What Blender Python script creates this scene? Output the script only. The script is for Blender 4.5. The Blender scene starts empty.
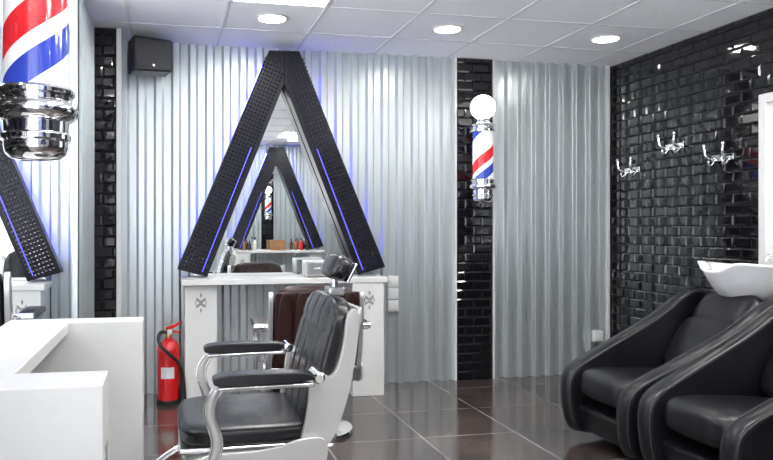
import bpy, bmesh, math, random
from math import sin, cos, pi, radians, exp, tanh
from mathutils import Vector, Matrix
random.seed(4)
S = bpy.context.scene
COL = S.collection
CEIL = 2.67

# ------------------------------------------------------------ materials
def newmat(name):
    m = bpy.data.materials.new(name); m.use_nodes = True
    nt = m.node_tree
    return m, nt, nt.nodes['Principled BSDF']

def mat(name, color, rough=0.5, metal=0.0, coat=0.0, noise=None, bump=None, emit=None, estr=0.0, var=0.08, spec=0.5):
    m, nt, b = newmat(name)
    b.inputs['Base Color'].default_value = (*color, 1)
    b.inputs['Roughness'].default_value = rough
    b.inputs['Metallic'].default_value = metal
    b.inputs['Coat Weight'].default_value = coat
    b.inputs['Coat Roughness'].default_value = 0.05
    b.inputs['Specular IOR Level'].default_value = spec
    if emit:
        b.inputs['Emission Color'].default_value = (*emit, 1)
        b.inputs['Emission Strength'].default_value = estr
    tc = nt.nodes.new('ShaderNodeTexCoord')
    if noise:
        n = nt.nodes.new('ShaderNodeTexNoise'); n.inputs['Scale'].default_value = noise
        n.inputs['Detail'].default_value = 5
        r = nt.nodes.new('ShaderNodeValToRGB')
        r.color_ramp.elements[0].position = 0.3; r.color_ramp.elements[1].position = 0.7
        r.color_ramp.elements[0].color = (*[max(0, c*(1-var)) for c in color], 1)
        r.color_ramp.elements[1].color = (*[min(1, c*(1+var)) for c in color], 1)
        nt.links.new(tc.outputs['Object'], n.inputs['Vector'])
        nt.links.new(n.outputs['Fac'], r.inputs['Fac'])
        nt.links.new(r.outputs['Color'], b.inputs['Base Color'])
    if bump:
        n2 = nt.nodes.new('ShaderNodeTexNoise'); n2.inputs['Scale'].default_value = bump[0]
        bm = nt.nodes.new('ShaderNodeBump'); bm.inputs['Strength'].default_value = bump[1]
        bm.inputs['Distance'].default_value = 0.004
        nt.links.new(tc.outputs['Object'], n2.inputs['Vector'])
        nt.links.new(n2.outputs['Fac'], bm.inputs['Height'])
        nt.links.new(bm.outputs['Normal'], b.inputs['Normal'])
    return m

M_galv = mat('galvanised_steel', (0.655, 0.70, 0.71), 0.34, 0.72, noise=40, var=0.015)
M_tile = mat('black_glazed_tile', (0.007, 0.007, 0.009), 0.06, 0.0, coat=0.3, bump=(9, 0.05))
M_grout = mat('dark_grout', (0.012, 0.012, 0.014), 0.8, noise=30)
M_white = mat('white_lacquer', (0.76, 0.76, 0.74), 0.35, noise=3, var=0.03)
M_paint = mat('white_paint', (0.82, 0.82, 0.81), 0.6, noise=4, var=0.03)
M_ceil = mat('ceiling_tile', (0.92, 0.93, 0.95), 0.9, noise=60, var=0.02, bump=(150, 0.15))
M_bar = mat('ceiling_grid_bar', (0.76, 0.77, 0.79), 0.5, noise=5, var=0.02)
M_frame = mat('black_perforated_metal', (0.005, 0.005, 0.010), 0.35, 0.0, noise=20, spec=0.3)
M_stud = mat('black_stud', (0.012, 0.012, 0.022), 0.2, 0.0, noise=20, spec=0.4)
M_blue = mat('blue_led', (0.05, 0.08, 0.6), 0.4, emit=(0.14, 0.13, 1.0), estr=1.6)
M_bluew = mat('blue_led_wash', (0.05, 0.08, 0.8), 0.4, emit=(0.12, 0.12, 1.0), estr=26.0)
M_chrome = mat('chrome', (0.90, 0.90, 0.91), 0.07, 1.0, noise=3, var=0.02)
M_steel = mat('brushed_steel', (0.6, 0.6, 0.61), 0.28, 0.9, noise=12, var=0.06)
M_leather = mat('black_leather', (0.008, 0.008, 0.010), 0.27, 0.0, bump=(160, 0.12), noise=6, var=0.2)
M_leather2 = mat('soft_black_leather', (0.007, 0.007, 0.009), 0.30, 0.0, bump=(120, 0.12), noise=6, var=0.2, spec=0.4)
M_seam = mat('seam_grey', (0.04, 0.04, 0.045), 0.6, noise=10)
M_brown = mat('oxblood_leather', (0.030, 0.010, 0.009), 0.32, bump=(150, 0.2), noise=6, var=0.2, spec=0.4)
M_cream = mat('silver_cream_enamel', (0.66, 0.655, 0.635), 0.22, 0.3, coat=0.4, noise=3, var=0.02)
M_red = mat('red_enamel', (0.62, 0.012, 0.015), 0.2, coat=0.5, noise=4, var=0.05)
M_rubber = mat('black_rubber', (0.012, 0.012, 0.012), 0.5, noise=10)
M_brass = mat('brass', (0.7, 0.5, 0.2), 0.25, 1.0, noise=5)
M_porc = mat('white_porcelain', (0.86, 0.865, 0.88), 0.1, coat=0.6, noise=2, var=0.01)
M_plastic = mat('white_plastic', (0.75, 0.76, 0.76), 0.4, noise=5, var=0.02)
M_blackpl = mat('black_plastic', (0.012, 0.012, 0.014), 0.4, noise=30)
M_emb = mat('ornament_grey', (0.30, 0.30, 0.31), 0.5, noise=20)
M_wood = mat('warm_wood', (0.35, 0.17, 0.07), 0.5, noise=14, var=0.3)
M_green = mat('amber_bottle', (0.25, 0.12, 0.03), 0.15, coat=0.5, noise=5)
M_led = mat('led_panel', (1, 1, 1), 0.5, emit=(1, 0.99, 0.985), estr=19.0)
M_down = mat('downlight_diffuser', (1, 1, 1), 0.5, emit=(1, 0.98, 0.95), estr=50.0)
M_globe = mat('opal_globe', (0.95, 0.95, 0.95), 0.25, emit=(1, 0.98, 0.95), estr=2.5, noise=2, var=0.01)
M_mirror = mat('mirror_glass', (0.93, 0.95, 0.95), 0.0, 1.0)

def floor_mat():
    m, nt, b = newmat('slate_floor_tile')
    N = nt.nodes.new; L = nt.links.new
    tc = N('ShaderNodeTexCoord')
    mp = N('ShaderNodeMapping'); mp.inputs['Location'].default_value = (0.1, 0.02, 0)
    L(tc.outputs['Object'], mp.inputs['Vector'])
    br = N('ShaderNodeTexBrick')
    br.offset = 0.0; br.squash = 1.0
    br.inputs['Scale'].default_value = 1.0
    br.inputs['Brick Width'].default_value = 0.6
    br.inputs['Row Height'].default_value = 0.6
    br.inputs['Mortar Size'].default_value = 0.005
    br.inputs['Mortar Smooth'].default_value = 0.1
    br.inputs['Color1'].default_value = (0.054, 0.043, 0.040, 1)
    br.inputs['Color2'].default_value = (0.082, 0.067, 0.062, 1)
    br.inputs['Mortar'].default_value = (0.28, 0.265, 0.255, 1)
    L(mp.outputs['Vector'], br.inputs['Vector'])
    n = N('ShaderNodeTexNoise'); n.inputs['Scale'].default_value = 2.6; n.inputs['Detail'].default_value = 9
    n.inputs['Roughness'].default_value = 0.7
    L(tc.outputs['Object'], n.inputs['Vector'])
    mx = N('ShaderNodeMix'); mx.data_type = 'RGBA'; mx.blend_type = 'MULTIPLY'
    mx.inputs['Factor'].default_value = 1.0
    r = N('ShaderNodeValToRGB')
    r.color_ramp.elements[0].position = 0.33; r.color_ramp.elements[0].color = (0.40, 0.37, 0.36, 1)
    r.color_ramp.elements[1].position = 0.70; r.color_ramp.elements[1].color = (1.75, 1.65, 1.6, 1)
    L(n.outputs['Fac'], r.inputs['Fac'])
    L(br.outputs['Color'], mx.inputs['A']); L(r.outputs['Color'], mx.inputs['B'])
    L(mx.outputs['Result'], b.inputs['Base Color'])
    rr = N('ShaderNodeMapRange'); rr.inputs['To Min'].default_value = 0.05; rr.inputs['To Max'].default_value = 0.22
    L(n.outputs['Fac'], rr.inputs['Value']); L(rr.outputs['Result'], b.inputs['Roughness'])
    bm = N('ShaderNodeBump'); bm.inputs['Strength'].default_value = 0.4; bm.inputs['Distance'].default_value = 0.004
    inv = N('ShaderNodeMath'); inv.operation = 'SUBTRACT'; inv.inputs[0].default_value = 1
    L(br.outputs['Fac'], inv.inputs[1])
    ad = N('ShaderNodeMath'); ad.operation = 'MULTIPLY_ADD'; ad.inputs[1].default_value = 0.6
    L(n.outputs['Fac'], ad.inputs[0]); L(inv.outputs[0], ad.inputs[2])
    L(ad.outputs[0], bm.inputs['Height']); L(bm.outputs['Normal'], b.inputs['Normal'])
    b.inputs['Specular IOR Level'].default_value = 0.85
    return m
M_floor = floor_mat()

def pole_mat():
    m, nt, b = newmat('barber_stripes')
    N = nt.nodes.new; L = nt.links.new
    tc = N('ShaderNodeTexCoord'); sp = N('ShaderNodeSeparateXYZ')
    L(tc.outputs['Object'], sp.inputs[0])
    at = N('ShaderNodeMath'); at.operation = 'ARCTAN2'
    L(sp.outputs['Y'], at.inputs[0]); L(sp.outputs['X'], at.inputs[1])
    a = N('ShaderNodeMath'); a.operation = 'MULTIPLY'; a.inputs[1].default_value = -1/(2*pi)
    L(at.outputs[0], a.inputs[0])
    z = N('ShaderNodeMath'); z.operation = 'MULTIPLY_ADD'; z.inputs[1].default_value = 1/0.40
    L(sp.outputs['Z'], z.inputs[0]); L(a.outputs[0], z.inputs[2])
    o = N('ShaderNodeMath'); o.operation = 'ADD'; o.inputs[1].default_value = 10.40
    L(z.outputs[0], o.inputs[0])
    f = N('ShaderNodeMath'); f.operation = 'FRACT'; L(o.outputs[0], f.inputs[0])
    r = N('ShaderNodeValToRGB'); cr = r.color_ramp; cr.interpolation = 'CONSTANT'
    W = (0.88, 0.88, 0.9, 1); R = (0.72, 0.02, 0.03, 1); B = (0.03, 0.06, 0.42, 1)
    cr.elements[0].position = 0; cr.elements[0].color = W
    cr.elements[1].position = 0.14; cr.elements[1].color = B
    for p, c in ((0.34, W), (0.46, R), (0.68, W)):
        e = cr.elements.new(p); e.color = c
    L(f.outputs[0], r.inputs['Fac'])
    L(r.outputs['Color'], b.inputs['Base Color'])
    L(r.outputs['Color'], b.inputs['Emission Color'])
    b.inputs['Emission Strength'].default_value = 0.4
    b.inputs['Roughness'].default_value = 0.15
    b.inputs['Coat Weight'].default_value = 1.0
    return m
M_pole = pole_mat()

def glass_mat():
    m = bpy.data.materials.new('window_glass'); m.use_nodes = True
    nt = m.node_tree; nt.nodes.clear()
    o = nt.nodes.new('ShaderNodeOutputMaterial'); mx = nt.nodes.new('ShaderNodeMixShader')
    t = nt.nodes.new('ShaderNodeBsdfTransparent'); g = nt.nodes.new('ShaderNodeBsdfGlossy')
    g.inputs['Roughness'].default_value = 0.02
    mx.inputs[0].default_value = 0.08
    nt.links.new(t.outputs[0], mx.inputs[1]); nt.links.new(g.outputs[0], mx.inputs[2])
    nt.links.new(mx.outputs[0], o.inputs[0])
    return m
M_glass = glass_mat()
M_frost = mat('frosted_pane', (0.75, 0.78, 0.8), 0.3, noise=3, var=0.03)

# ------------------------------------------------------------ helpers
def G(name, loc=(0, 0, 0), rz=0.0):
    e = bpy.data.objects.new(name, None); e.empty_display_size = 0.1
    e.location = loc; e.rotation_euler = (0, 0, rz)
    COL.objects.link(e); return e

def finish(name, me, m, parent=None, smooth=False, bevel=0, seg=3, loc=None, rot=None):
    ob = bpy.data.objects.new(name, me); COL.objects.link(ob)
    if m: me.materials.append(m)
    if smooth or bevel:
        for p in me.polygons: p.use_smooth = True
    if bevel:
        md = ob.modifiers.new('bev', 'BEVEL'); md.width = bevel; md.segments = seg
        md.limit_method = 'ANGLE'; md.angle_limit = radians(35); md.harden_normals = True
    if parent: ob.parent = parent
    if loc: ob.location = loc
    if rot: ob.rotation_euler = rot
    return ob

def mesh(name, vs, fs, m, parent=None, fix=True, **k):
    me = bpy.data.meshes.new(name); me.from_pydata([tuple(v) for v in vs], [], fs)
    if fix:
        bm = bmesh.new(); bm.from_mesh(me); bmesh.ops.recalc_face_normals(bm, faces=bm.faces)
        bm.to_mesh(me); bm.free()
    me.update()
    return finish(name, me, m, parent, **k)

BF = [(0, 3, 2, 1), (4, 5, 6, 7), (0, 1, 5, 4), (1, 2, 6, 5), (2, 3, 7, 6), (3, 0, 4, 7)]
def box(name, x0, x1, y0, y1, z0, z1, m, parent=None, bevel=0, **k):
    cx, cy, cz = (x0+x1)/2, (y0+y1)/2, (z0+z1)/2
    vs = [(x-cx, y-cy, z-cz) for z in (z0, z1) for x, y in ((x0, y0), (x1, y0), (x1, y1), (x0, y1))]
    return mesh(name, vs, BF, m, parent, fix=False, bevel=bevel, loc=(cx, cy, cz), **k)

def lathe(name, prof, m, parent=None, loc=(0, 0, 0), seg=40, rot=None, sx=1, sy=1, smooth=True):
    vs, fs = [], []
    for r, z in prof:
        for i in range(seg):
            a = 2*pi*i/seg
            vs.append((r*cos(a)*sx, r*sin(a)*sy, z))
    n = len(prof)
    for j in range(n-1):
        for i in range(seg):
            k = (i+1) % seg
            fs.append((j*seg+i, j*seg+k, (j+1)*seg+k, (j+1)*seg+i))
    fs.append(tuple(range(seg-1, -1, -1)))
    fs.append(tuple((n-1)*seg+i for i in range(seg)))
    ob = mesh(name, vs, fs, m, parent, fix=True, loc=loc, rot=rot)
    me = ob.data
    if smooth:
        for p in me.polygons: p.use_smooth = len(p.vertices) == 4
        md = ob.modifiers.new('es', 'EDGE_SPLIT'); md.split_angle = radians(40)
    return ob

def sphere(name, r, m, parent, loc, sc=(1, 1, 1), rot=None):
    me = bpy.data.meshes.new(name); bm = bmesh.new()
    bmesh.ops.create_uvsphere(bm, u_segments=24, v_segments=14, radius=r)
    bmesh.ops.scale(bm, vec=sc, verts=bm.verts); bm.to_mesh(me); bm.free()
    return finish(name, me, m, parent, smooth=True, loc=loc, rot=rot)

def tube(name, pts, r, m, parent=None, spline='NURBS', cyclic=False):
    cu = bpy.data.curves.new(name, 'CURVE'); cu.dimensions = '3D'
    cu.bevel_depth = r; cu.bevel_resolution = 4; cu.resolution_u = 10; cu.use_fill_caps = True
    s = cu.splines.new(spline); s.points.add(len(pts)-1)
    for i, p in enumerate(pts): s.points[i].co = (*p, 1)
    if spline == 'NURBS': s.order_u = 3; s.use_endpoint_u = True
    s.use_cyclic_u = cyclic
    cu.materials.append(m)
    ob = bpy.data.objects.new(name, cu); COL.objects.link(ob)
    if parent: ob.parent = parent
    return ob

def prof(name, pts, y0, y1, m, parent=None, bevel=0, loc=None, rot=None, seg=3):
    """polygon in XZ extruded along Y"""
    n = len(pts)
    vs = [(x, y0, z) for x, z in pts] + [(x, y1, z) for x, z in pts]
    fs = [tuple(range(n)), tuple(range(2*n-1, n-1, -1))]
    for i in range(n):
        k = (i+1) % n; fs.append((i, k, n+k, n+i))
    return mesh(name, vs, fs, m, parent, bevel=bevel, loc=loc, rot=rot, seg=seg)

def smoothpts(pts, it=2):
    for _ in range(it):
        o = []
        n = len(pts)
        for i in range(n):
            a, b = pts[i], pts[(i+1) % n]
            o.append((a[0]*.75+b[0]*.25, a[1]*.75+b[1]*.25))
            o.append((a[0]*.25+b[0]*.75, a[1]*.25+b[1]*.75))
        pts = o
    return pts

def cushion(name, sx, sy, sz, m, parent, loc, rot=None, e=0.35, n=14, fn=None):
    me = bpy.data.meshes.new(name); bm = bmesh.new()
    bmesh.ops.create_cube(bm, size=2)
    bmesh.ops.subdivide_edges(bm, edges=bm.edges, cuts=n, use_grid_fill=True)
    for v in bm.verts:
        x, y, z = v.co
        p = 1/e
        k = (abs(x)**p+abs(y)**p+abs(z)**p)**(1/p)
        x, y, z = x/k, y/k, z/k
        x *= sx/2; y *= sy/2; z *= sz/2
        if fn and x < -sx*0.2: x += fn(y, z)
        v.co = (x, y, z)
    bm.to_mesh(me); bm.free()
    return finish(name, me, m, parent, smooth=True, loc=loc, rot=rot)

def corrugated(name, length, z0, z1, origin, rz, amp=0.019, period=0.128):
    """sharp trapezoid ribs, vertical; runs along local +X from origin; depth along local Y"""
    cyc = [(0.0, -1), (0.34, -1), (0.46, 1), (0.88, 1)]
    xs, ys = [], []
    k = 0
    while k*period < length:
        for u, h in cyc:
            x = (k+u)*period
            if x <= length: xs.append(x); ys.append(h*amp)
        k += 1
    vs, fs = [], []
    for i, (x, y) in enumerate(zip(xs, ys)):
        vs += [(x, y, z0), (x, y, z1)]
        if i: fs.append((2*i-2, 2*i, 2*i+1, 2*i-1))
    return mesh(name, vs, fs, M_galv, None, fix=False, loc=origin, rot=(0, 0, rz), bevel=0.003, seg=2)

def tiles(name, U, V, fn, parent=None, tw=0.15, th=0.075, skip=None):
    g = 0.0025; inset = 0.011; hgt = 0.008
    vs, fs = [], []
    row = 0; v = 0.0
    while v < V-0.01:
        v1 = min(v+th, V)
        u = -tw/2 if row % 2 else 0.0
        while u < U-0.005:
            a, b = max(u, 0), min(u+tw, U)
            if b-a > 0.02:
                if not (skip and skip((a+b)/2, (v+v1)/2)):
                    a2, b2, c2, d2 = a+g/2, b-g/2, v+g/2, v1-g/2
                    k = len(vs)
                    i1 = min(inset, (b2-a2)*.3)
                    w = random.uniform(-0.0004, 0.0004); w2 = random.uniform(-0.0004, 0.0004)
                    vs += [fn(a2, c2, 0), fn(b2, c2, 0), fn(b2, d2, 0), fn(a2, d2, 0),
                           fn(a2+i1, c2+inset, hgt+w), fn(b2-i1, c2+inset, hgt-w), fn(b2-i1, d2-inset, hgt-w2), fn(a2+i1, d2-inset, hgt+w2)]
                    fs += [(k+4, k+5, k+6, k+7), (k, k+1, k+5, k+4), (k+1, k+2, k+6, k+5), (k+2, k+3, k+7, k+6), (k+3, k, k+4, k+7)]
            u += tw
        v += th; row += 1
    return mesh(name, vs, fs, M_tile, parent, fix=False)

# ------------------------------------------------------------ room shell
XL, XR, YB, YF = -3.0, 3.77, 5.55, -1.0
box('floor', XL-0.1, XR+0.1, YF-0.1, YB+0.1, -0.08, 0, M_floor)
box('ceiling', XL-0.1, XR+0.1, YF-0.1, YB+0.1, CEIL, CEIL+0.08, M_ceil)
box('wall_back', XL-0.1, XR+0.1, YB+0.025, YB+0.12, 0, CEIL, M_paint)
wf = G('wall_front', (0, YF, 0))
FX = 0.55
box('solid', FX, XR+0.1, -0.12, -0.025, 0, CEIL, M_paint, wf)
box('sill', XL-0.1, FX, -0.12, -0.025, 0, 0.2, M_paint, wf)
box('header', XL-0.1, FX, -0.12, -0.025, 2.55, CEIL, M_paint, wf)
w3 = G('added_window_3', (0, YF-0.07, 0))  # glazing added behind the camera to bring in frontal light and reflections
fx = [XL+0.05, -1.9, -0.7, FX-0.03]
for i, x in enumerate(fx): box('mullion_%d' % i, x-0.025, x+0.025, -0.03, 0.03, 0.2, 2.55, M_blackpl, w3)
box('rail_low', fx[0], fx[-1], -0.03, 0.03, 0.2, 0.25, M_blackpl, w3)
box('rail_top', fx[0], fx[-1], -0.03, 0.03, 2.5, 2.55, M_blackpl, w3)
box('pane', fx[0], fx[-1], -0.004, 0.004, 0.25, 2.5, M_glass, w3)

WY0, WY1, WZ0, WZ1 = 2.75, 3.92, 1.02, 2.12
box('wall_right', XR+0.0, XR+0.12, YF-0.1, YB+0.1, 0, CEIL, M_grout)
t = tiles('wall_right_tiles', YB-YF, CEIL, lambda u, v, n: (XR-0.001-n, YF+u, v),
      skip=lambda u, v: WY0+0.0 < YF+u < WY1-0.03 and WZ0 < v < WZ1)
t.parent = bpy.data.objects['wall_right']; t.matrix_parent_inverse = Matrix.Translation(-Vector(bpy.data.objects['wall_right'].location))

wl = G('wall_left', (XL, 0, 0))
box('sill', -0.1, 0, YF-0.1, YB+0.1, 0, 0.25, M_paint, wl)
box('header', -0.1, 0, YF-0.1, YB+0.1, 2.5, CEIL, M_paint, wl)
box('pier_a', -0.1, 0, YF-0.1, YF+0.4, 0.25, 2.5, M_paint, wl)
box('pier_b', -0.1, 0, YB-0.5, YB+0.1, 0.25, 2.5, M_paint, wl)
w1 = G('added_window_1', (XL-0.05, 0, 0))  # unseen shopfront window, added so world light reaches the ceiling
ys = [YF+0.4, 0.75, 2.15, 3.6, YB-0.5]
for i, y in enumerate(ys):
    box('mullion_%d' % i, -0.03, 0.03, y-0.025, y+0.025, 0.25, 2.5, M_blackpl, w1)
box('rail_low', -0.03, 0.03, ys[0], ys[-1], 0.25, 0.30, M_blackpl, w1)
box('rail_top', -0.03, 0.03, ys[0], ys[-1], 2.45, 2.5, M_blackpl, w1)
box('pane', -0.004, 0.004, ys[0], ys[-1], 0.3, 2.45, M_glass, w1)

box('wall_back_left', XL, -0.57, 5.375, YB+0.015, 0, CEIL, M_paint)
corrugated('wall_cladding_back_left', -0.575-XL, 0.0, CEIL, (XL, 5.35, 0), 0)
box('wall_stub', -0.575, -0.545, 4.5, 5.37, 0, CEIL, M_galv)
corrugated('wall_cladding_stub', 0.71, 0.0, CEIL, (-0.53, 4.50, 0), pi/2, amp=0.012, period=0.07)
pier = box('wall_pier', -0.54, -0.37, 5.222, YB+0.015, 0, CEIL, M_grout)
def addtile(name, U, fn, par):
    t = tiles(name, U, CEIL, fn); t.parent = par
    t.matrix_parent_inverse = Matrix.Translation(-Vector(par.location))
addtile('pier_tiles', 0.17, lambda u, v, n: (-0.54+u, 5.221-n, v), pier)
box('trim_1', -0.37, -0.335, 5.205, 5.24, 0, CEIL, M_plastic, bevel=0.004)
box('trim_2', -0.37, -0.36, 5.24, YB, 0, CEIL, M_plastic)

corrugated('wall_cladding_back', 2.313+0.36, 0.0, CEIL, (-0.36, YB, 0), 0)
corrugated('wall_cladding_back_right', 3.70-2.65, 0.0, CEIL, (2.65, YB, 0), 0)
col = box('wall_tile_column', 2.318, 2.642, YB-0.015, YB+0.02, 0, CEIL, M_grout)
addtile('column_tiles', 0.324, lambda u, v, n: (2.318+u, YB-0.016-n, v), col)
box('trim_3', 2.300, 2.316, YB-0.035, YB+.02, 0, CEIL, M_plastic)
box('trim_4', 2.642, 2.656, YB-0.035, YB+.02, 0, CEIL, M_plastic)
box('trim_5', 3.695, 3.725, YB-0.03, YB+.02, 0, CEIL, M_plastic)
corrugated('wall_cladding_front', XR-FX, 0.0, CEIL, (XR, YF, 0), pi)

# ceiling grid
P = 0.625
cg = G('ceiling_grid', (0, 0, CEIL))
x = 0.67-P/2
xs = []
while x > XL: x -= P
x += P
while x < XR: xs.append(x); x += P
y = 4.74-P/2
while y > YF: y -= P
y += P
yl = []
while y < YB: yl.append(y); y += P
for i, x in enumerate(xs): box('bar_x%d' % i, x-0.011, x+0.011, YF, YB, -0.004, 0.0, M_bar, cg)
for i, y in enumerate(yl): box('bar_y%d' % i, XL, XR, y-0.011, y+0.011, -0.005, -0.001, M_bar, cg)

def downlight(x, y):
    g = G('ceiling_downlight', (x, y, CEIL))
    lathe('trim_ring', [(0.088, -0.001), (0.108, -0.001), (0.112, -0.008), (0.095, -0.012), (0.088, -0.006)], M_white, g)
    lathe('diffuser', [(0.089, -0.002), (0.089, -0.006), (0.001, -0.006)], M_down, g)
for y in (4.74, 2.24, -0.26):
    for x in (-1.83, -0.58, 0.67, 1.92, 3.17):
        if y == 4.74 and x == -0.58: continue
        downlight(x, y)
def panel(x, y):
    g = G('ceiling_light_panel', (x, y, CEIL))
    h = P/2-0.012
    for nm, a in (('frame_l', (-h, -h+.015, -h, h)), ('frame_r', (h-.015, h, -h, h)), ('frame_f', (-h, h, -h, -h+.015)), ('frame_b', (-h, h, h-.015, h))):
        box(nm, *a, -0.012, -0.006, M_white, g)
    box('diffuser', -h+.015, h-.015, -h+.015, h-.015, -0.010, -0.006, M_led, g)
for x, y in ((0.67, 4.74-P), (0.67, 4.74-P*5), (3.17, 4.74-P*5), (-1.83, 4.74-P*5), (1.92, 4.74-P*7), (1.92, 4.74-P*3), (3.17, 4.74-P*3)):
    panel(x, y)  # includes panels out of view, added to brighten the right side

# right wall window with white frame
w2 = G('window_2', (XR, (WY0+WY1)/2, 0))
hy = (WY1-WY0)/2
box('jamb_far', -0.05, -0.001, hy-0.06, hy, WZ0, WZ1, M_white, w2, bevel=0.006)
box('jamb_near', -0.05, -0.001, -hy, -hy+0.06, WZ0, WZ1, M_white, w2, bevel=0.006)
box('head', -0.05, -0.001, -hy+.06, hy-.06, WZ1-0.06, WZ1, M_white, w2, bevel=0.006)
box('sill', -0.07, -0.001, -hy+.06, hy-.06, WZ0, WZ0+0.05, M_white, w2, bevel=0.006)
box('pane', -0.02, -0.008, -hy+.06, hy-.06, WZ0+0.05, WZ1-.06, M_frost, w2)
box('glazing_bar', -0.035, -0.021, -0.02, 0.02, WZ0+0.05, WZ1-.06, M_white, w2)

# ------------------------------------------------------------ A-shaped mirrors + counters
def a_mirror(loc, rz=0):
    g = G('triangular_wall_mirror', loc, rz)
    tri = [(-0.68, 0.895), (0.68, 0.895), (0, 2.47)]
    mesh('mirror_glass', [(x, -0.06, z) for x, z in tri]+[(x, -0.05, z) for x, z in tri],
         [(0, 1, 2), (5, 4, 3), (0, 3, 4, 1), (1, 4, 5, 2), (2, 5, 3, 0)], M_mirror, g)
    for s, nm in ((-1, 'leg_left'), (1, 'leg_right')):
        pts = [(s*0.80, 0.955), (s*0.58, 0.895), (s*0.0, 2.36), (s*0.0, 2.61), (s*0.115, 2.61)]
        off = 0.0 if s < 0 else 0.012
        prof(nm, pts, -0.185-off, -0.075, M_frame, g, bevel=0.004, seg=2)
        B = Vector((s*0.690, 0.925)); T = Vector((s*0.060, 2.535))
        d = (T-B); Lg = d.length; d.normalize(); n = Vector((d.y, -d.x))
        vs, fs = [], []
        steps = int(Lg/0.030)
        for i in range(1, steps+1):
            for w in (-0.078, -0.052, -0.026, 0.0, 0.026, 0.052, 0.078):
                c = B+d*(i*0.030)+n*w
                if s*c.x < 0.012: continue
                yb = -0.186-off; q = 0.0088
                k = len(vs)
                for a, b in ((-q, -q), (q, -q), (q, q), (-q, q)):
                    p = c+d*a+n*b; vs.append((p.x, yb, p.y))
                vs.append((c.x, yb-0.007, c.y))
                fs += [(k, k+1, k+4), (k+1, k+2, k+4), (k+2, k+3, k+4), (k+3, k, k+4)]
        mesh(nm+'_studs', vs, fs, M_stud, g)
        def strip(nm2, w, f0, f1, y0, y1, hw, m):
            a = B+d*(Lg*f0)+n*w; b = B+d*(Lg*f1)+n*w
            q = [a-n*hw, a+n*hw, b+n*hw, b-n*hw]
            mesh(nm2, [(p.x, y0, p.y) for p in q]+[(p.x, y1, p.y) for p in q], BF, m, g)
        strip(nm+'_led_face', -0.065*s, 0.02, 0.60, -0.191-off, -0.184-off, 0.0026, M_blue)
        strip(nm+'_led_back', 0.084*s, 0.05, 0.97, -0.074, -0.066, 0.004, M_bluew)
    return g

def ornament(g, x, y, z, s=1.0):
    sphere('ornament_c', 0.010*s, M_emb, g, (x, y, z), (0.8, 0.25, 1.6))
    for a in (45, 135, 225, 315):
        sphere('ornament_%d' % a, 0.010*s, M_emb, g, (x+0.021*s*cos(radians(a)), y, z+0.021*s*sin(radians(a))), (1.9, 0.25, 0.7), rot=(0, -radians(a), 0))
    sphere('ornament_t', 0.008*s, M_emb, g, (x, y, z+0.045*s), (0.7, 0.25, 1.6))
    sphere('ornament_b', 0.008*s, M_emb, g, (x, y, z-0.045*s), (0.7, 0.25, 1.6))
    for sx in (-1, 1):
        pts = [(x+sx*s*(0.018+0.014*cos(t)), y, z+s*(0.02*sin(t))) for t in [i*pi/5-pi/2 for i in range(8)]]
        tube('ornament_curl', pts, 0.0025*s, M_emb, g)

def counter(loc, rz=0):
    g = G('styling_counter', loc, rz)
    box('pillar_left', -0.76, -0.53, -0.345, -0.025, 0, 0.85, M_white, g, bevel=0.004)
    box('pillar_right', 0.47, 0.715, -0.40, -0.025, 0, 0.85, M_white, g, bevel=0.004)
    box('top', -0.785, 0.74, -0.41, -0.022, 0.85, 0.892, M_white, g, bevel=0.005)
    ornament(g, -0.645, -0.347, 0.72, 1.2)
    ornament(g, 0.60, -0.402, 0.72, 1.2)
    return g

a_mirror((0.852, YB, 0)); counter((0.864, YB, 0))
a_mirror((-1.53, 5.35, 0)); counter((-1.545, 5.35, 0))
a_mirror((1.75, YF, 0), pi); counter((1.75, YF, 0), pi)

def bottle(x, y, z, h, r, m, m2):
    g = G('product_bottle', (x, y, z))
    lathe('body', [(r*.9, 0), (r, 0.004), (r, h*.62), (r*.8, h*.7), (r*.35, h*.76), (r*.35, h*.8)], m, g, seg=20)
    lathe('cap', [(r*.42, h*.8), (r*.42, h*.97), (r*.3, h)], m2, g, seg=16)
g = G('sterilizer_box', (1.10, 5.27, 0.892))
box('body', -0.115, 0.115, -0.08, 0.08, 0.006, 0.125, M_steel, g, bevel=0.012)
box('door', -0.10, 0.10, -0.085, -0.078, 0.018, 0.112, M_steel, g, bevel=0.004)
tube('handle', [(-0.05, -0.084, 0.07), (-0.05, -0.1, 0.07), (0.05, -0.1, 0.07), (0.05, -0.084, 0.07)], 0.005, M_chrome, g, 'POLY')
for sx in (-0.09, 0.09):
    for sy in (-0.06, 0.06): lathe('foot', [(0.01, 0), (0.01, 0.01)], M_rubber, g, (sx, sy, 0), 10)
for i, (dx, h, mm) in enumerate(((-0.55, .2, M_green), (-0.47, .16, M_blackpl), (-0.38, .22, M_white), (0.3, .18, M_green), (0.4, .2, M_red), (0.5, .15, M_blackpl))):
    bottle(1.75+dx, YF+0.27, 0.892, h, 0.03, mm, M_blackpl)
g = G('wooden_tool_box', (1.75, YF+0.28, 0.892))
box('body', -0.12, 0.12, -0.07, 0.07, 0, 0.14, M_wood, g, bevel=0.005)
box('lid', -0.125, 0.125, -0.075, 0.075, 0.142, 0.165, M_wood, g, bevel=0.005)

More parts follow.
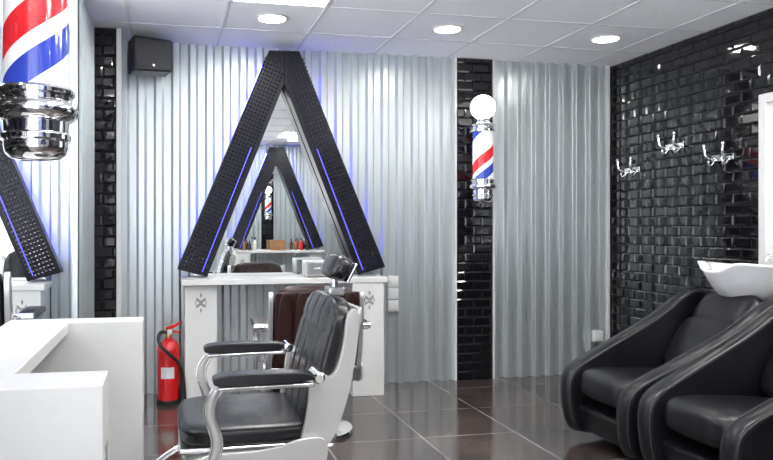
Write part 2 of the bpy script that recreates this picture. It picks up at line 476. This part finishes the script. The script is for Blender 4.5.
# ------------------------------------------------------------ left free standing counter
g = G('partition_counter', (-0.4, 2.35, 0))
def L(x0, x1, y0, y1): return (x0+0.4, x1+0.4, y0-2.35, y1-2.35)
box('pillar_near', *L(-0.628, -0.155, 1.75, 1.93), 0, 0.89, M_white, g, bevel=0.005)
box('pillar_far', *L(-0.628, -0.106, 2.93, 3.06), 0, 0.89, M_white, g, bevel=0.005)
box('top', *L(-0.628, -0.39, 1.93, 2.93), 0.845, 0.888, M_white, g, bevel=0.004)
box('upstand', *L(-0.628, -0.60, 2.31, 2.93), 0.0, 0.845, M_white, g, bevel=0.003)
for zz in (0.70,):
    sphere('ornament_side', 0.012, M_emb, g, (-0.154+0.4, 1.84-2.35, zz), (0.2, 1, 2))
    for a in (45, 135, 225, 315):
        sphere('ornament_side_%d' % a, 0.010, M_emb, g, (-0.154+0.4, 1.84-2.35+0.022*cos(radians(a)), zz+0.022*sin(radians(a))), (0.2, 1.6, 0.8), rot=(radians(a), 0, 0))
pw = box('wall_partition', -0.73, -0.645, 1.0, 2.3, 0, CEIL, M_grout)
addtile('partition_tiles', 1.3, lambda u, v, n: (-0.644+n, 1.0+u, v), pw)

# ------------------------------------------------------------ barber poles
def pole(loc):
    g = G('barber_pole', loc)
    lathe('striped_cylinder', [(0.084, -0.22), (0.084, 0.22)], M_pole, g, (0, 0, 1.865), 48)
    lathe('base_cap', [(0.002, 1.462), (0.045, 1.464), (0.066, 1.470), (0.078, 1.482), (0.082, 1.50), (0.082, 1.512), (0.090, 1.518), (0.090, 1.53), (0.082, 1.536), (0.084, 1.565), (0.098, 1.572), (0.108, 1.585), (0.110, 1.598), (0.104, 1.612), (0.094, 1.620), (0.094, 1.632), (0.100, 1.638), (0.100, 1.648), (0.092, 1.656), (0.084, 1.656)], M_chrome, g, (0, 0, 0), 56)
    lathe('top_cap', [(0.084, 2.04), (0.097, 2.045), (0.099, 2.06), (0.09, 2.07), (0.09, 2.08), (0.102, 2.09), (0.095, 2.105), (0.06, 2.12), (0.05, 2.135), (0.055, 2.145), (0.045, 2.15)], M_chrome, g, (0, 0, -0.01), 48)
    sphere('globe', 0.102, M_globe, g, (0, 0, 2.235))
    return g
def bracket(g, ang, dist):
    c, s = cos(ang), sin(ang)
    for i, z in enumerate((1.60, 2.07)):
        tube('bracket_%d' % i, [(c*0.085, s*0.085, z), (c*dist, s*dist, z)], 0.014, M_chrome, g, 'POLY')
        lathe('wall_plate_%d' % i, [(0.04, -0.004), (0.04, 0.004)], M_chrome, g, (c*(dist-0.004), s*(dist-0.004), z), 24, rot=(0, pi/2, ang))
g = pole((2.475, 5.36, 0)); bracket(g, pi/2, 0.165)
g = pole((-0.352, 2.03, -0.022)); bracket(g, pi, 0.284)

# ------------------------------------------------------------ speaker
g = G('wall_speaker', (-0.14, 5.31, 2.50), radians(14))
prof('cabinet', [(-0.14, -0.125), (0.14, -0.115), (0.14, 0.115), (-0.14, 0.125)], -0.10, 0.10, M_blackpl, g, bevel=0.015)
box('grille', -0.125, 0.125, -0.107, -0.098, -0.098, 0.098, M_seam, g, bevel=0.008)
lathe('badge_ring', [(0.010, 0), (0.008, 0.004)], M_steel, g, (0, -0.107, -0.08), 16, rot=(pi/2, 0, 0))
tube('mount_arm', [(0, 0.09, 0), (0, 0.15, 0.02), (0, 0.215, 0.02)], 0.012, M_blackpl, g, 'POLY')

# ------------------------------------------------------------ outlets
def outlet(x, z, n):
    g = G('wall_outlet', (x, YB-0.025, z))
    for i in range(n):
        box('plate_%d' % i, -0.045, 0.045, -0.045, 0.0, -0.045-i*0.098, 0.045-i*0.098, M_plastic, g, bevel=0.006)
        box('rocker_%d' % i, -0.028, 0.028, -0.051, -0.044, -0.028-i*0.098, 0.028-i*0.098, M_white, g, bevel=0.003)
outlet(1.76, 0.83, 3)
outlet(3.60, 0.33, 1)

# ------------------------------------------------------------ coat hooks
def hook(y, z):
    g = G('coat_hook', (XR-0.009, y, z), 0)
    box('plate', -0.012, 0.0, -0.10, 0.10, -0.022, 0.022, M_chrome, g, bevel=0.004)
    for s in (-1, 1):
        tube('hook_up_%d' % s, [(-0.01, s*0.065, 0), (-0.05, s*0.07, -0.01), (-0.085, s*0.08, 0.02), (-0.08, s*0.088, 0.085)], 0.009, M_chrome, g)
        sphere('knob_%d' % s, 0.014, M_chrome, g, (-0.08, s*0.088, 0.088))
        tube('hook_dn_%d' % s, [(-0.01, s*0.065, -0.01), (-0.035, s*0.065, -0.05), (-0.06, s*0.065, -0.055), (-0.065, s*0.065, -0.02)], 0.008, M_chrome, g)
hook(5.25, 1.74); hook(4.74, 1.88); hook(4.26, 1.75)

# ------------------------------------------------------------ fire extinguisher
g = G('fire_extinguisher', (-0.01, 5.24, 0), radians(20))
lathe('cylinder', [(0.07, 0), (0.078, 0.006), (0.08, 0.03), (0.08, 0.38), (0.076, 0.41), (0.06, 0.44), (0.035, 0.458), (0.028, 0.462), (0.028, 0.475)], M_red, g)
lathe('base_ring', [(0.081, 0.0), (0.083, 0.004), (0.083, 0.03), (0.081, 0.034)], M_rubber, g)
lathe('valve', [(0.024, 0.475), (0.024, 0.50), (0.018, 0.51), (0.018, 0.535)], M_brass, g, seg=20)
prof('lever', [(-0.02, 0.53), (0.03, 0.535), (0.10, 0.575), (0.10, 0.585), (0.02, 0.56), (-0.02, 0.55)], -0.012, 0.012, M_red, g, bevel=0.003)
prof('carry_handle', [(-0.02, 0.505), (0.03, 0.505), (0.095, 0.495), (0.095, 0.507), (0.03, 0.522), (-0.02, 0.522)], -0.012, 0.012, M_red, g, bevel=0.003)
lathe('gauge', [(0.018, 0), (0.018, 0.012)], M_plastic, g, (0, -0.02, 0.515), 20, rot=(pi/2, 0, 0))
tube('hose', [(-0.02, -0.01, 0.51), (-0.09, -0.06, 0.54), (-0.11, -0.09, 0.44), (-0.02, -0.12, 0.36), (0.06, -0.10, 0.28), (0.075, -0.085, 0.18)], 0.012, M_rubber, g)
lathe('nozzle', [(0.026, 0), (0.018, 0.10), (0.013, 0.15)], M_rubber, g, (0.075, -0.09, 0.04), 16)
vs, fs = [], []
for i in range(13):
    a = radians(-150+i*70/12)
    vs += [(0.0808*cos(a), 0.0808*sin(a), 0.19), (0.0808*cos(a), 0.0808*sin(a), 0.27)]
    if i: fs.append((2*i-2, 2*i, 2*i+1, 2*i-1))
mesh('label', vs, fs, M_plastic, g, smooth=True)

# ------------------------------------------------------------ barber chair
def quilt(y, z):
    """stitched vertical channels with one cross seam"""
    a = abs((y/0.125+0.5) % 1.0 - 0.5)
    b = abs(z-0.13)/0.125
    m = min(a, b)
    return 0.006*exp(-(m/0.08)**2)

def barber_chair(loc, rz, LE, SH, head=True, sc=1.0):
    g = G('barber_chair', loc, rz)   # faces -x
    g.scale = (sc, sc, sc)
    lathe('base', [(0.30, 0), (0.305, 0.01), (0.30, 0.025), (0.25, 0.04), (0.16, 0.06), (0.11, 0.085), (0.095, 0.10), (0.085, 0.11)], M_chrome, g, seg=56)
    lathe('hydraulic_column', [(0.08, 0.10), (0.08, 0.24), (0.06, 0.245), (0.06, 0.34)], M_chrome, g)
    lathe('column_sleeve', [(0.095, 0.12), (0.098, 0.125), (0.098, 0.20), (0.09, 0.21)], M_blackpl, g)
    prof('seat_pan', smoothpts([(-0.25, 0.31), (0.24, 0.33), (0.26, 0.465), (-0.27, 0.465)], 1), -0.272, 0.272, SH, g, bevel=0.025)
    prof('apron_trim', [(-0.275, 0.452), (0.26, 0.452), (0.26, 0.474), (-0.275, 0.474)], -0.285, 0.285, M_chrome, g, bevel=0.008)
    cushion('seat', 0.53, 0.565, 0.085, LE, g, (-0.005, 0, 0.502), e=0.2)
    tube('seat_piping', [(-0.24, -0.272, 0.512), (-0.27, -0.20, 0.512), (-0.272, 0, 0.512), (-0.27, 0.20, 0.512), (-0.24, 0.272, 0.512)], 0.006, LE, g)
    for s in (-1, 1):
        y = s*0.335
        prof('arm_pad_%d' % s, smoothpts([(-0.150, 0.705), (0.20, 0.710), (0.21, 0.745), (0.0, 0.752), (-0.13, 0.747), (-0.165, 0.733)], 1), y-0.038, y+0.038, LE, g, bevel=0.014)
        prof('arm_rail_%d' % s, [(-0.142, 0.69), (0.20, 0.694), (0.20, 0.708), (-0.142, 0.704)], y-0.034, y+0.034, M_chrome, g, bevel=0.004)
        ctr = [(-0.137, 0.70), (-0.165, 0.665), (-0.175, 0.61), (-0.155, 0.56), (-0.14, 0.51), (-0.15, 0.46), (-0.18, 0.41), (-0.20, 0.34)]
        vsr, fsr = [], []
        for i, (x, z) in enumerate(ctr):
            for dx in (-0.019, 0.019):
                for dy in (-0.022, 0.022): vsr.append((x+dx, y-s*0.012*min(1, i/3)+dy, z))
            if i:
                a = 4*(i-1); b = 4*i
                fsr += [(a, a+1, b+1, b), (a+2, b+2, b+3, a+3), (a, b, b+2, a+2), (a+1, a+3, b+3, b+1)]
        fsr += [(0, 2, 3, 1), (len(vsr)-4, len(vsr)-3, len(vsr)-1, len(vsr)-2)]
        ob = mesh('arm_upright_%d' % s, vsr, fsr, SH, g, smooth=True)
        md = ob.modifiers.new('s', 'SUBSURF'); md.levels = 2; md.render_levels = 2
        for e2, dx in enumerate((-0.018, 0.018)):
            tube('arm_trim_%d_%d' % (s, e2), [(x+dx, y-s*0.012*min(1, i/3)-0.02, z) for i, (x, z) in enumerate(ctr)], 0.0045, M_chrome, g)
        prof('side_plate_%d' % s, smoothpts([(-0.23, 0.33), (0.24, 0.34), (0.27, 0.50), (0.16, 0.50), (0.05, 0.462), (-0.24, 0.462)], 2), y-s*0.02-0.008, y-s*0.02+0.008, SH, g, bevel=0.004)
        cp = [(0.15, 0.44), (0.27, 0.44), (0.34, 0.62), (0.375, 0.80), (0.385, 0.93), (0.365, 0.97), (0.335, 0.93), (0.325, 0.82), (0.285, 0.70), (0.235, 0.735), (0.20, 0.72), (0.19, 0.58)]
        prof('back_side_%d' % s, smoothpts(cp, 2), s*0.285-0.014, s*0.285+0.014, SH, g, bevel=0.006)
        lathe('arm_pivot_%d' % s, [(0.022, -0.05), (0.022, 0.05), (0.015, 0.056)], M_chrome, g, (0.215, s*0.325, 0.725), 20, rot=(pi/2, 0, 0))
        tube('footrest_arm_%d' % s, [(-0.22, s*0.2, 0.36), (-0.36, s*0.2, 0.30), (-0.46, s*0.19, 0.18)], 0.013, M_chrome, g)
    lean = radians(15)
    cushion('back_cushion', 0.11, 0.545, 0.51, LE, g, (0.277, 0, 0.745), rot=(0, lean, 0), e=0.22, n=44, fn=quilt)
    prof('back_shell', smoothpts([(-0.0, -0.25), (0.03, -0.26), (0.04, 0.0), (0.03, 0.235), (0.0, 0.23)], 1), -0.262, 0.262, LE if SH is not M_cream else M_cream, g, bevel=0.008, loc=(0.325, 0, 0.74), rot=(0, lean, 0))
    if SH is not M_cream:
        for k in range(5):
            yy = -0.2+k*0.1
            cushion('back_rib_%d' % k, 0.04, 0.095, 0.46, LE, g, (0.375, yy, 0.74), rot=(0, lean, 0), e=0.4)
    if head:
        box('headrest_bar', 0.345, 0.365, -0.03, 0.03, 0.93, 1.08, M_chrome, g, bevel=0.006)
        box('headrest_clamp', 0.325, 0.39, -0.05, 0.05, 0.985, 1.02, M_steel, g, bevel=0.008)
        cushion('headrest_pad', 0.085, 0.27, 0.105, LE, g, (0.365, 0, 1.10), rot=(0, radians(28), 0), e=0.33)
        prof('headrest_plate', [(0.038, -0.045), (0.052, -0.04), (0.052, 0.04), (0.038, 0.045)], -0.11, 0.11, M_chrome, g, bevel=0.006, loc=(0.365, 0, 1.10), rot=(0, radians(28), 0))
    prof('footrest_plate', [(-0.50, 0.13), (-0.49, 0.12), (-0.40, 0.20), (-0.41, 0.215)], -0.19, 0.19, M_blackpl, g, bevel=0.004)
    tube('footrest_frame', [(-0.42, -0.2, 0.215), (-0.52, -0.2, 0.12), (-0.52, 0.2, 0.12), (-0.42, 0.2, 0.215)], 0.012, M_chrome, g, 'POLY')
    tube('pump_lever', [(0.06, -0.09, 0.22), (0.12, -0.25, 0.26), (0.14, -0.36, 0.34)], 0.010, M_chrome, g)
    tube('lever_grip', [(0.137, -0.34, 0.325), (0.15, -0.40, 0.40)], 0.016, M_blackpl, g, 'POLY')
    lathe('badge', [(0.035, 0), (0.035, 0.006), (0.028, 0.01)], M_chrome, g, (0.0, -0.274, 0.40), 24, rot=(pi/2, 0, 0), sx=1.8)
    return g
barber_chair((0.305, 2.855, 0), 0, M_leather, M_cream)
barber_chair((0.84, 4.36, 0), radians(-92), M_brown, M_steel, head=False, sc=0.93)
barber_chair((-1.12, 4.28, 0), radians(-90), M_leather, M_steel, sc=1.08)

# ------------------------------------------------------------ shampoo chairs
def wash_unit(loc):
    g = G('shampoo_chair', loc)   # faces -x
    arm = [(-0.50, 0.03), (-0.57, 0.12), (-0.585, 0.34), (-0.54, 0.43), (-0.40, 0.50), (-0.18, 0.60), (0.05, 0.71), (0.22, 0.82), (0.34, 0.89), (0.43, 0.86), (0.46, 0.70), (0.46, 0.03)]
    arm = smoothpts(arm, 2)
    for s in (-1, 1):
        vs, fs = [], []
        n = len(arm)
        secs = [(-0.05, 0.93), (-0.046, 0.975), (-0.028, 1.0), (0.0, 1.008), (0.028, 1.0), (0.046, 0.975), (0.05, 0.93)]
        cx, cz = -0.05, 0.35
        def yc(x, z):
            bow = 0.045*max(0, 1-(x/0.6)**2)
            return s*(0.258+bow*0.5+0.045*(z/0.9))
        for (dy, k) in secs:
            for (x, z) in arm:
                kz = cz+(z-cz)*k if z > 0.08 else z
                kx = cx+(x-cx)*k
                vs.append((kx, yc(x, z)+dy, kz))
        for j in range(len(secs)-1):
            for i in range(n):
                q = (i+1) % n
                fs.append((j*n+i, j*n+q, (j+1)*n+q, (j+1)*n+i))
        fs.append(tuple(range(n-1, -1, -1))); fs.append(tuple((len(secs)-1)*n+i for i in range(n)))
        ob = mesh('arm_%d' % s, vs, fs, M_leather2, g, smooth=True)
        md = ob.modifiers.new('es', 'EDGE_SPLIT'); md.split_angle = radians(60)
        for dy in (-0.046, 0.046):
            pts = []
            for (x, z) in arm:
                if z < 0.1: continue
                pts.append((cx+(x-cx)*0.977, yc(x, z)+dy, cz+(z-cz)*0.977))
            k = max(range(len(pts)), key=lambda i: (Vector(pts[i])-Vector(pts[(i+1) % len(pts)])).length)
            pts = pts[k+1:]+pts[:k+1]
            tube('piping', pts, 0.0025, M_seam, g, 'POLY')
    prof('base', smoothpts([(-0.47, 0.0), (0.44, 0.0), (0.44, 0.28), (-0.52, 0.28)], 1), -0.24, 0.24, M_leather2, g, bevel=0.02)
    cushion('seat', 0.72, 0.50, 0.20, M_leather2, g, (-0.19, 0, 0.34), rot=(0, radians(4), 0), e=0.25, n=16)
    cushion('back_lower', 0.15, 0.50, 0.40, M_leather2, g, (0.17, 0, 0.56), rot=(0, radians(32), 0), e=0.28, n=16)
    cushion('back_upper', 0.13, 0.44, 0.26, M_leather2, g, (0.315, 0, 0.77), rot=(0, radians(38), 0), e=0.3, n=16)
    box('bowl_pedestal', 0.42, 0.62, -0.15, 0.15, 0, 0.83, M_blackpl, g, bevel=0.02)
    seg = 64
    pr = [(0.05, 0.825, 0), (0.12, 0.832, 0), (0.19, 0.875, 0.2), (0.230, 0.945, 0.6), (0.255, 1.0, 1), (0.268, 1.025, 1), (0.274, 1.036, 1), (0.270, 1.043, 1), (0.242, 1.043, 1), (0.226, 1.036, 1), (0.205, 1.0, 0.8), (0.175, 0.92, 0.3), (0.12, 0.865, 0), (0.03, 0.855, 0), (0.002, 0.854, 0)]
    vs, fs = [], []
    for r, z, k in pr:
        for i in range(seg):
            a = 2*pi*i/seg
            da = abs(a-pi)
            notch = 0.055*exp(-(da/0.40)**4)*k
            lift = 0.025*cos(a-pi)*k
            xx = r*cos(a)*1.08; yy = r*sin(a)*(1.0+0.08*cos(a-pi)*k)
            vs.append((xx, yy, z-notch+lift))
    n = len(pr)
    for j in range(n-1):
        for i in range(seg):
            q = (i+1) % seg; fs.append((j*seg+i, j*seg+q, (j+1)*seg+q, (j+1)*seg+i))
    fs.append(tuple(range(seg-1, -1, -1))); fs.append(tuple((n-1)*seg+i for i in range(seg)))
    mesh('bowl', vs, fs, M_porc, g, smooth=True, loc=(0.49, 0, 0))
    box('tap_deck', 0.72, 0.84, -0.16, 0.16, 0.95, 1.02, M_porc, g, bevel=0.02)
    lathe('tap_body', [(0.025, 1.0), (0.025, 1.06), (0.018, 1.075), (0.01, 1.08)], M_chrome, g, (0.76, 0.06, 0), 20)
    tube('spout', [(0.76, 0.06, 1.06), (0.72, 0.05, 1.10), (0.62, 0.03, 1.10), (0.605, 0.03, 1.06)], 0.011, M_chrome, g)
    tube('lever', [(0.76, 0.06, 1.08), (0.74, 0.10, 1.11)], 0.006, M_chrome, g, 'POLY')
    lathe('drain', [(0.02, 0), (0.02, 0.004)], M_chrome, g, (0.49, 0, 0.856), 20)
    return g
wash_unit((2.87, 3.575, 0))
wash_unit((2.87, 2.855, 0))

# ------------------------------------------------------------ world (overcast sky + brighter lower half added to light the ceiling) + camera
w = bpy.data.worlds.new('World'); S.world = w; w.use_nodes = True
nt = w.node_tree; bg = nt.nodes['Background']
tc = nt.nodes.new('ShaderNodeTexCoord'); sp = nt.nodes.new('ShaderNodeSeparateXYZ')
rp = nt.nodes.new('ShaderNodeValToRGB'); mr = nt.nodes.new('ShaderNodeMapRange')
mr.inputs['From Min'].default_value = -1; mr.inputs['From Max'].default_value = 1
rp.color_ramp.elements[0].position = 0.40; rp.color_ramp.elements[0].color = (0.95, 0.97, 1.0, 1)
rp.color_ramp.elements[1].position = 0.50; rp.color_ramp.elements[1].color = (0.26, 0.27, 0.29, 1)
nt.links.new(tc.outputs['Generated'], sp.inputs[0]); nt.links.new(sp.outputs['Z'], mr.inputs['Value'])
nt.links.new(mr.outputs['Result'], rp.inputs['Fac']); nt.links.new(rp.outputs['Color'], bg.inputs[0])
bg.inputs[1].default_value = 11.0

cam = bpy.data.cameras.new('camera'); co = bpy.data.objects.new('camera', cam); COL.objects.link(co)
co.location = (0, 0, 1.26)
co.rotation_euler = (pi/2, 0, -radians(11.9))
cam.sensor_width = 36; cam.lens = 712/773*36
cam.shift_x = 66.5/773; cam.shift_y = -2/773
cam.clip_start = 0.05
S.camera = co
S.view_settings.view_transform = 'Standard'
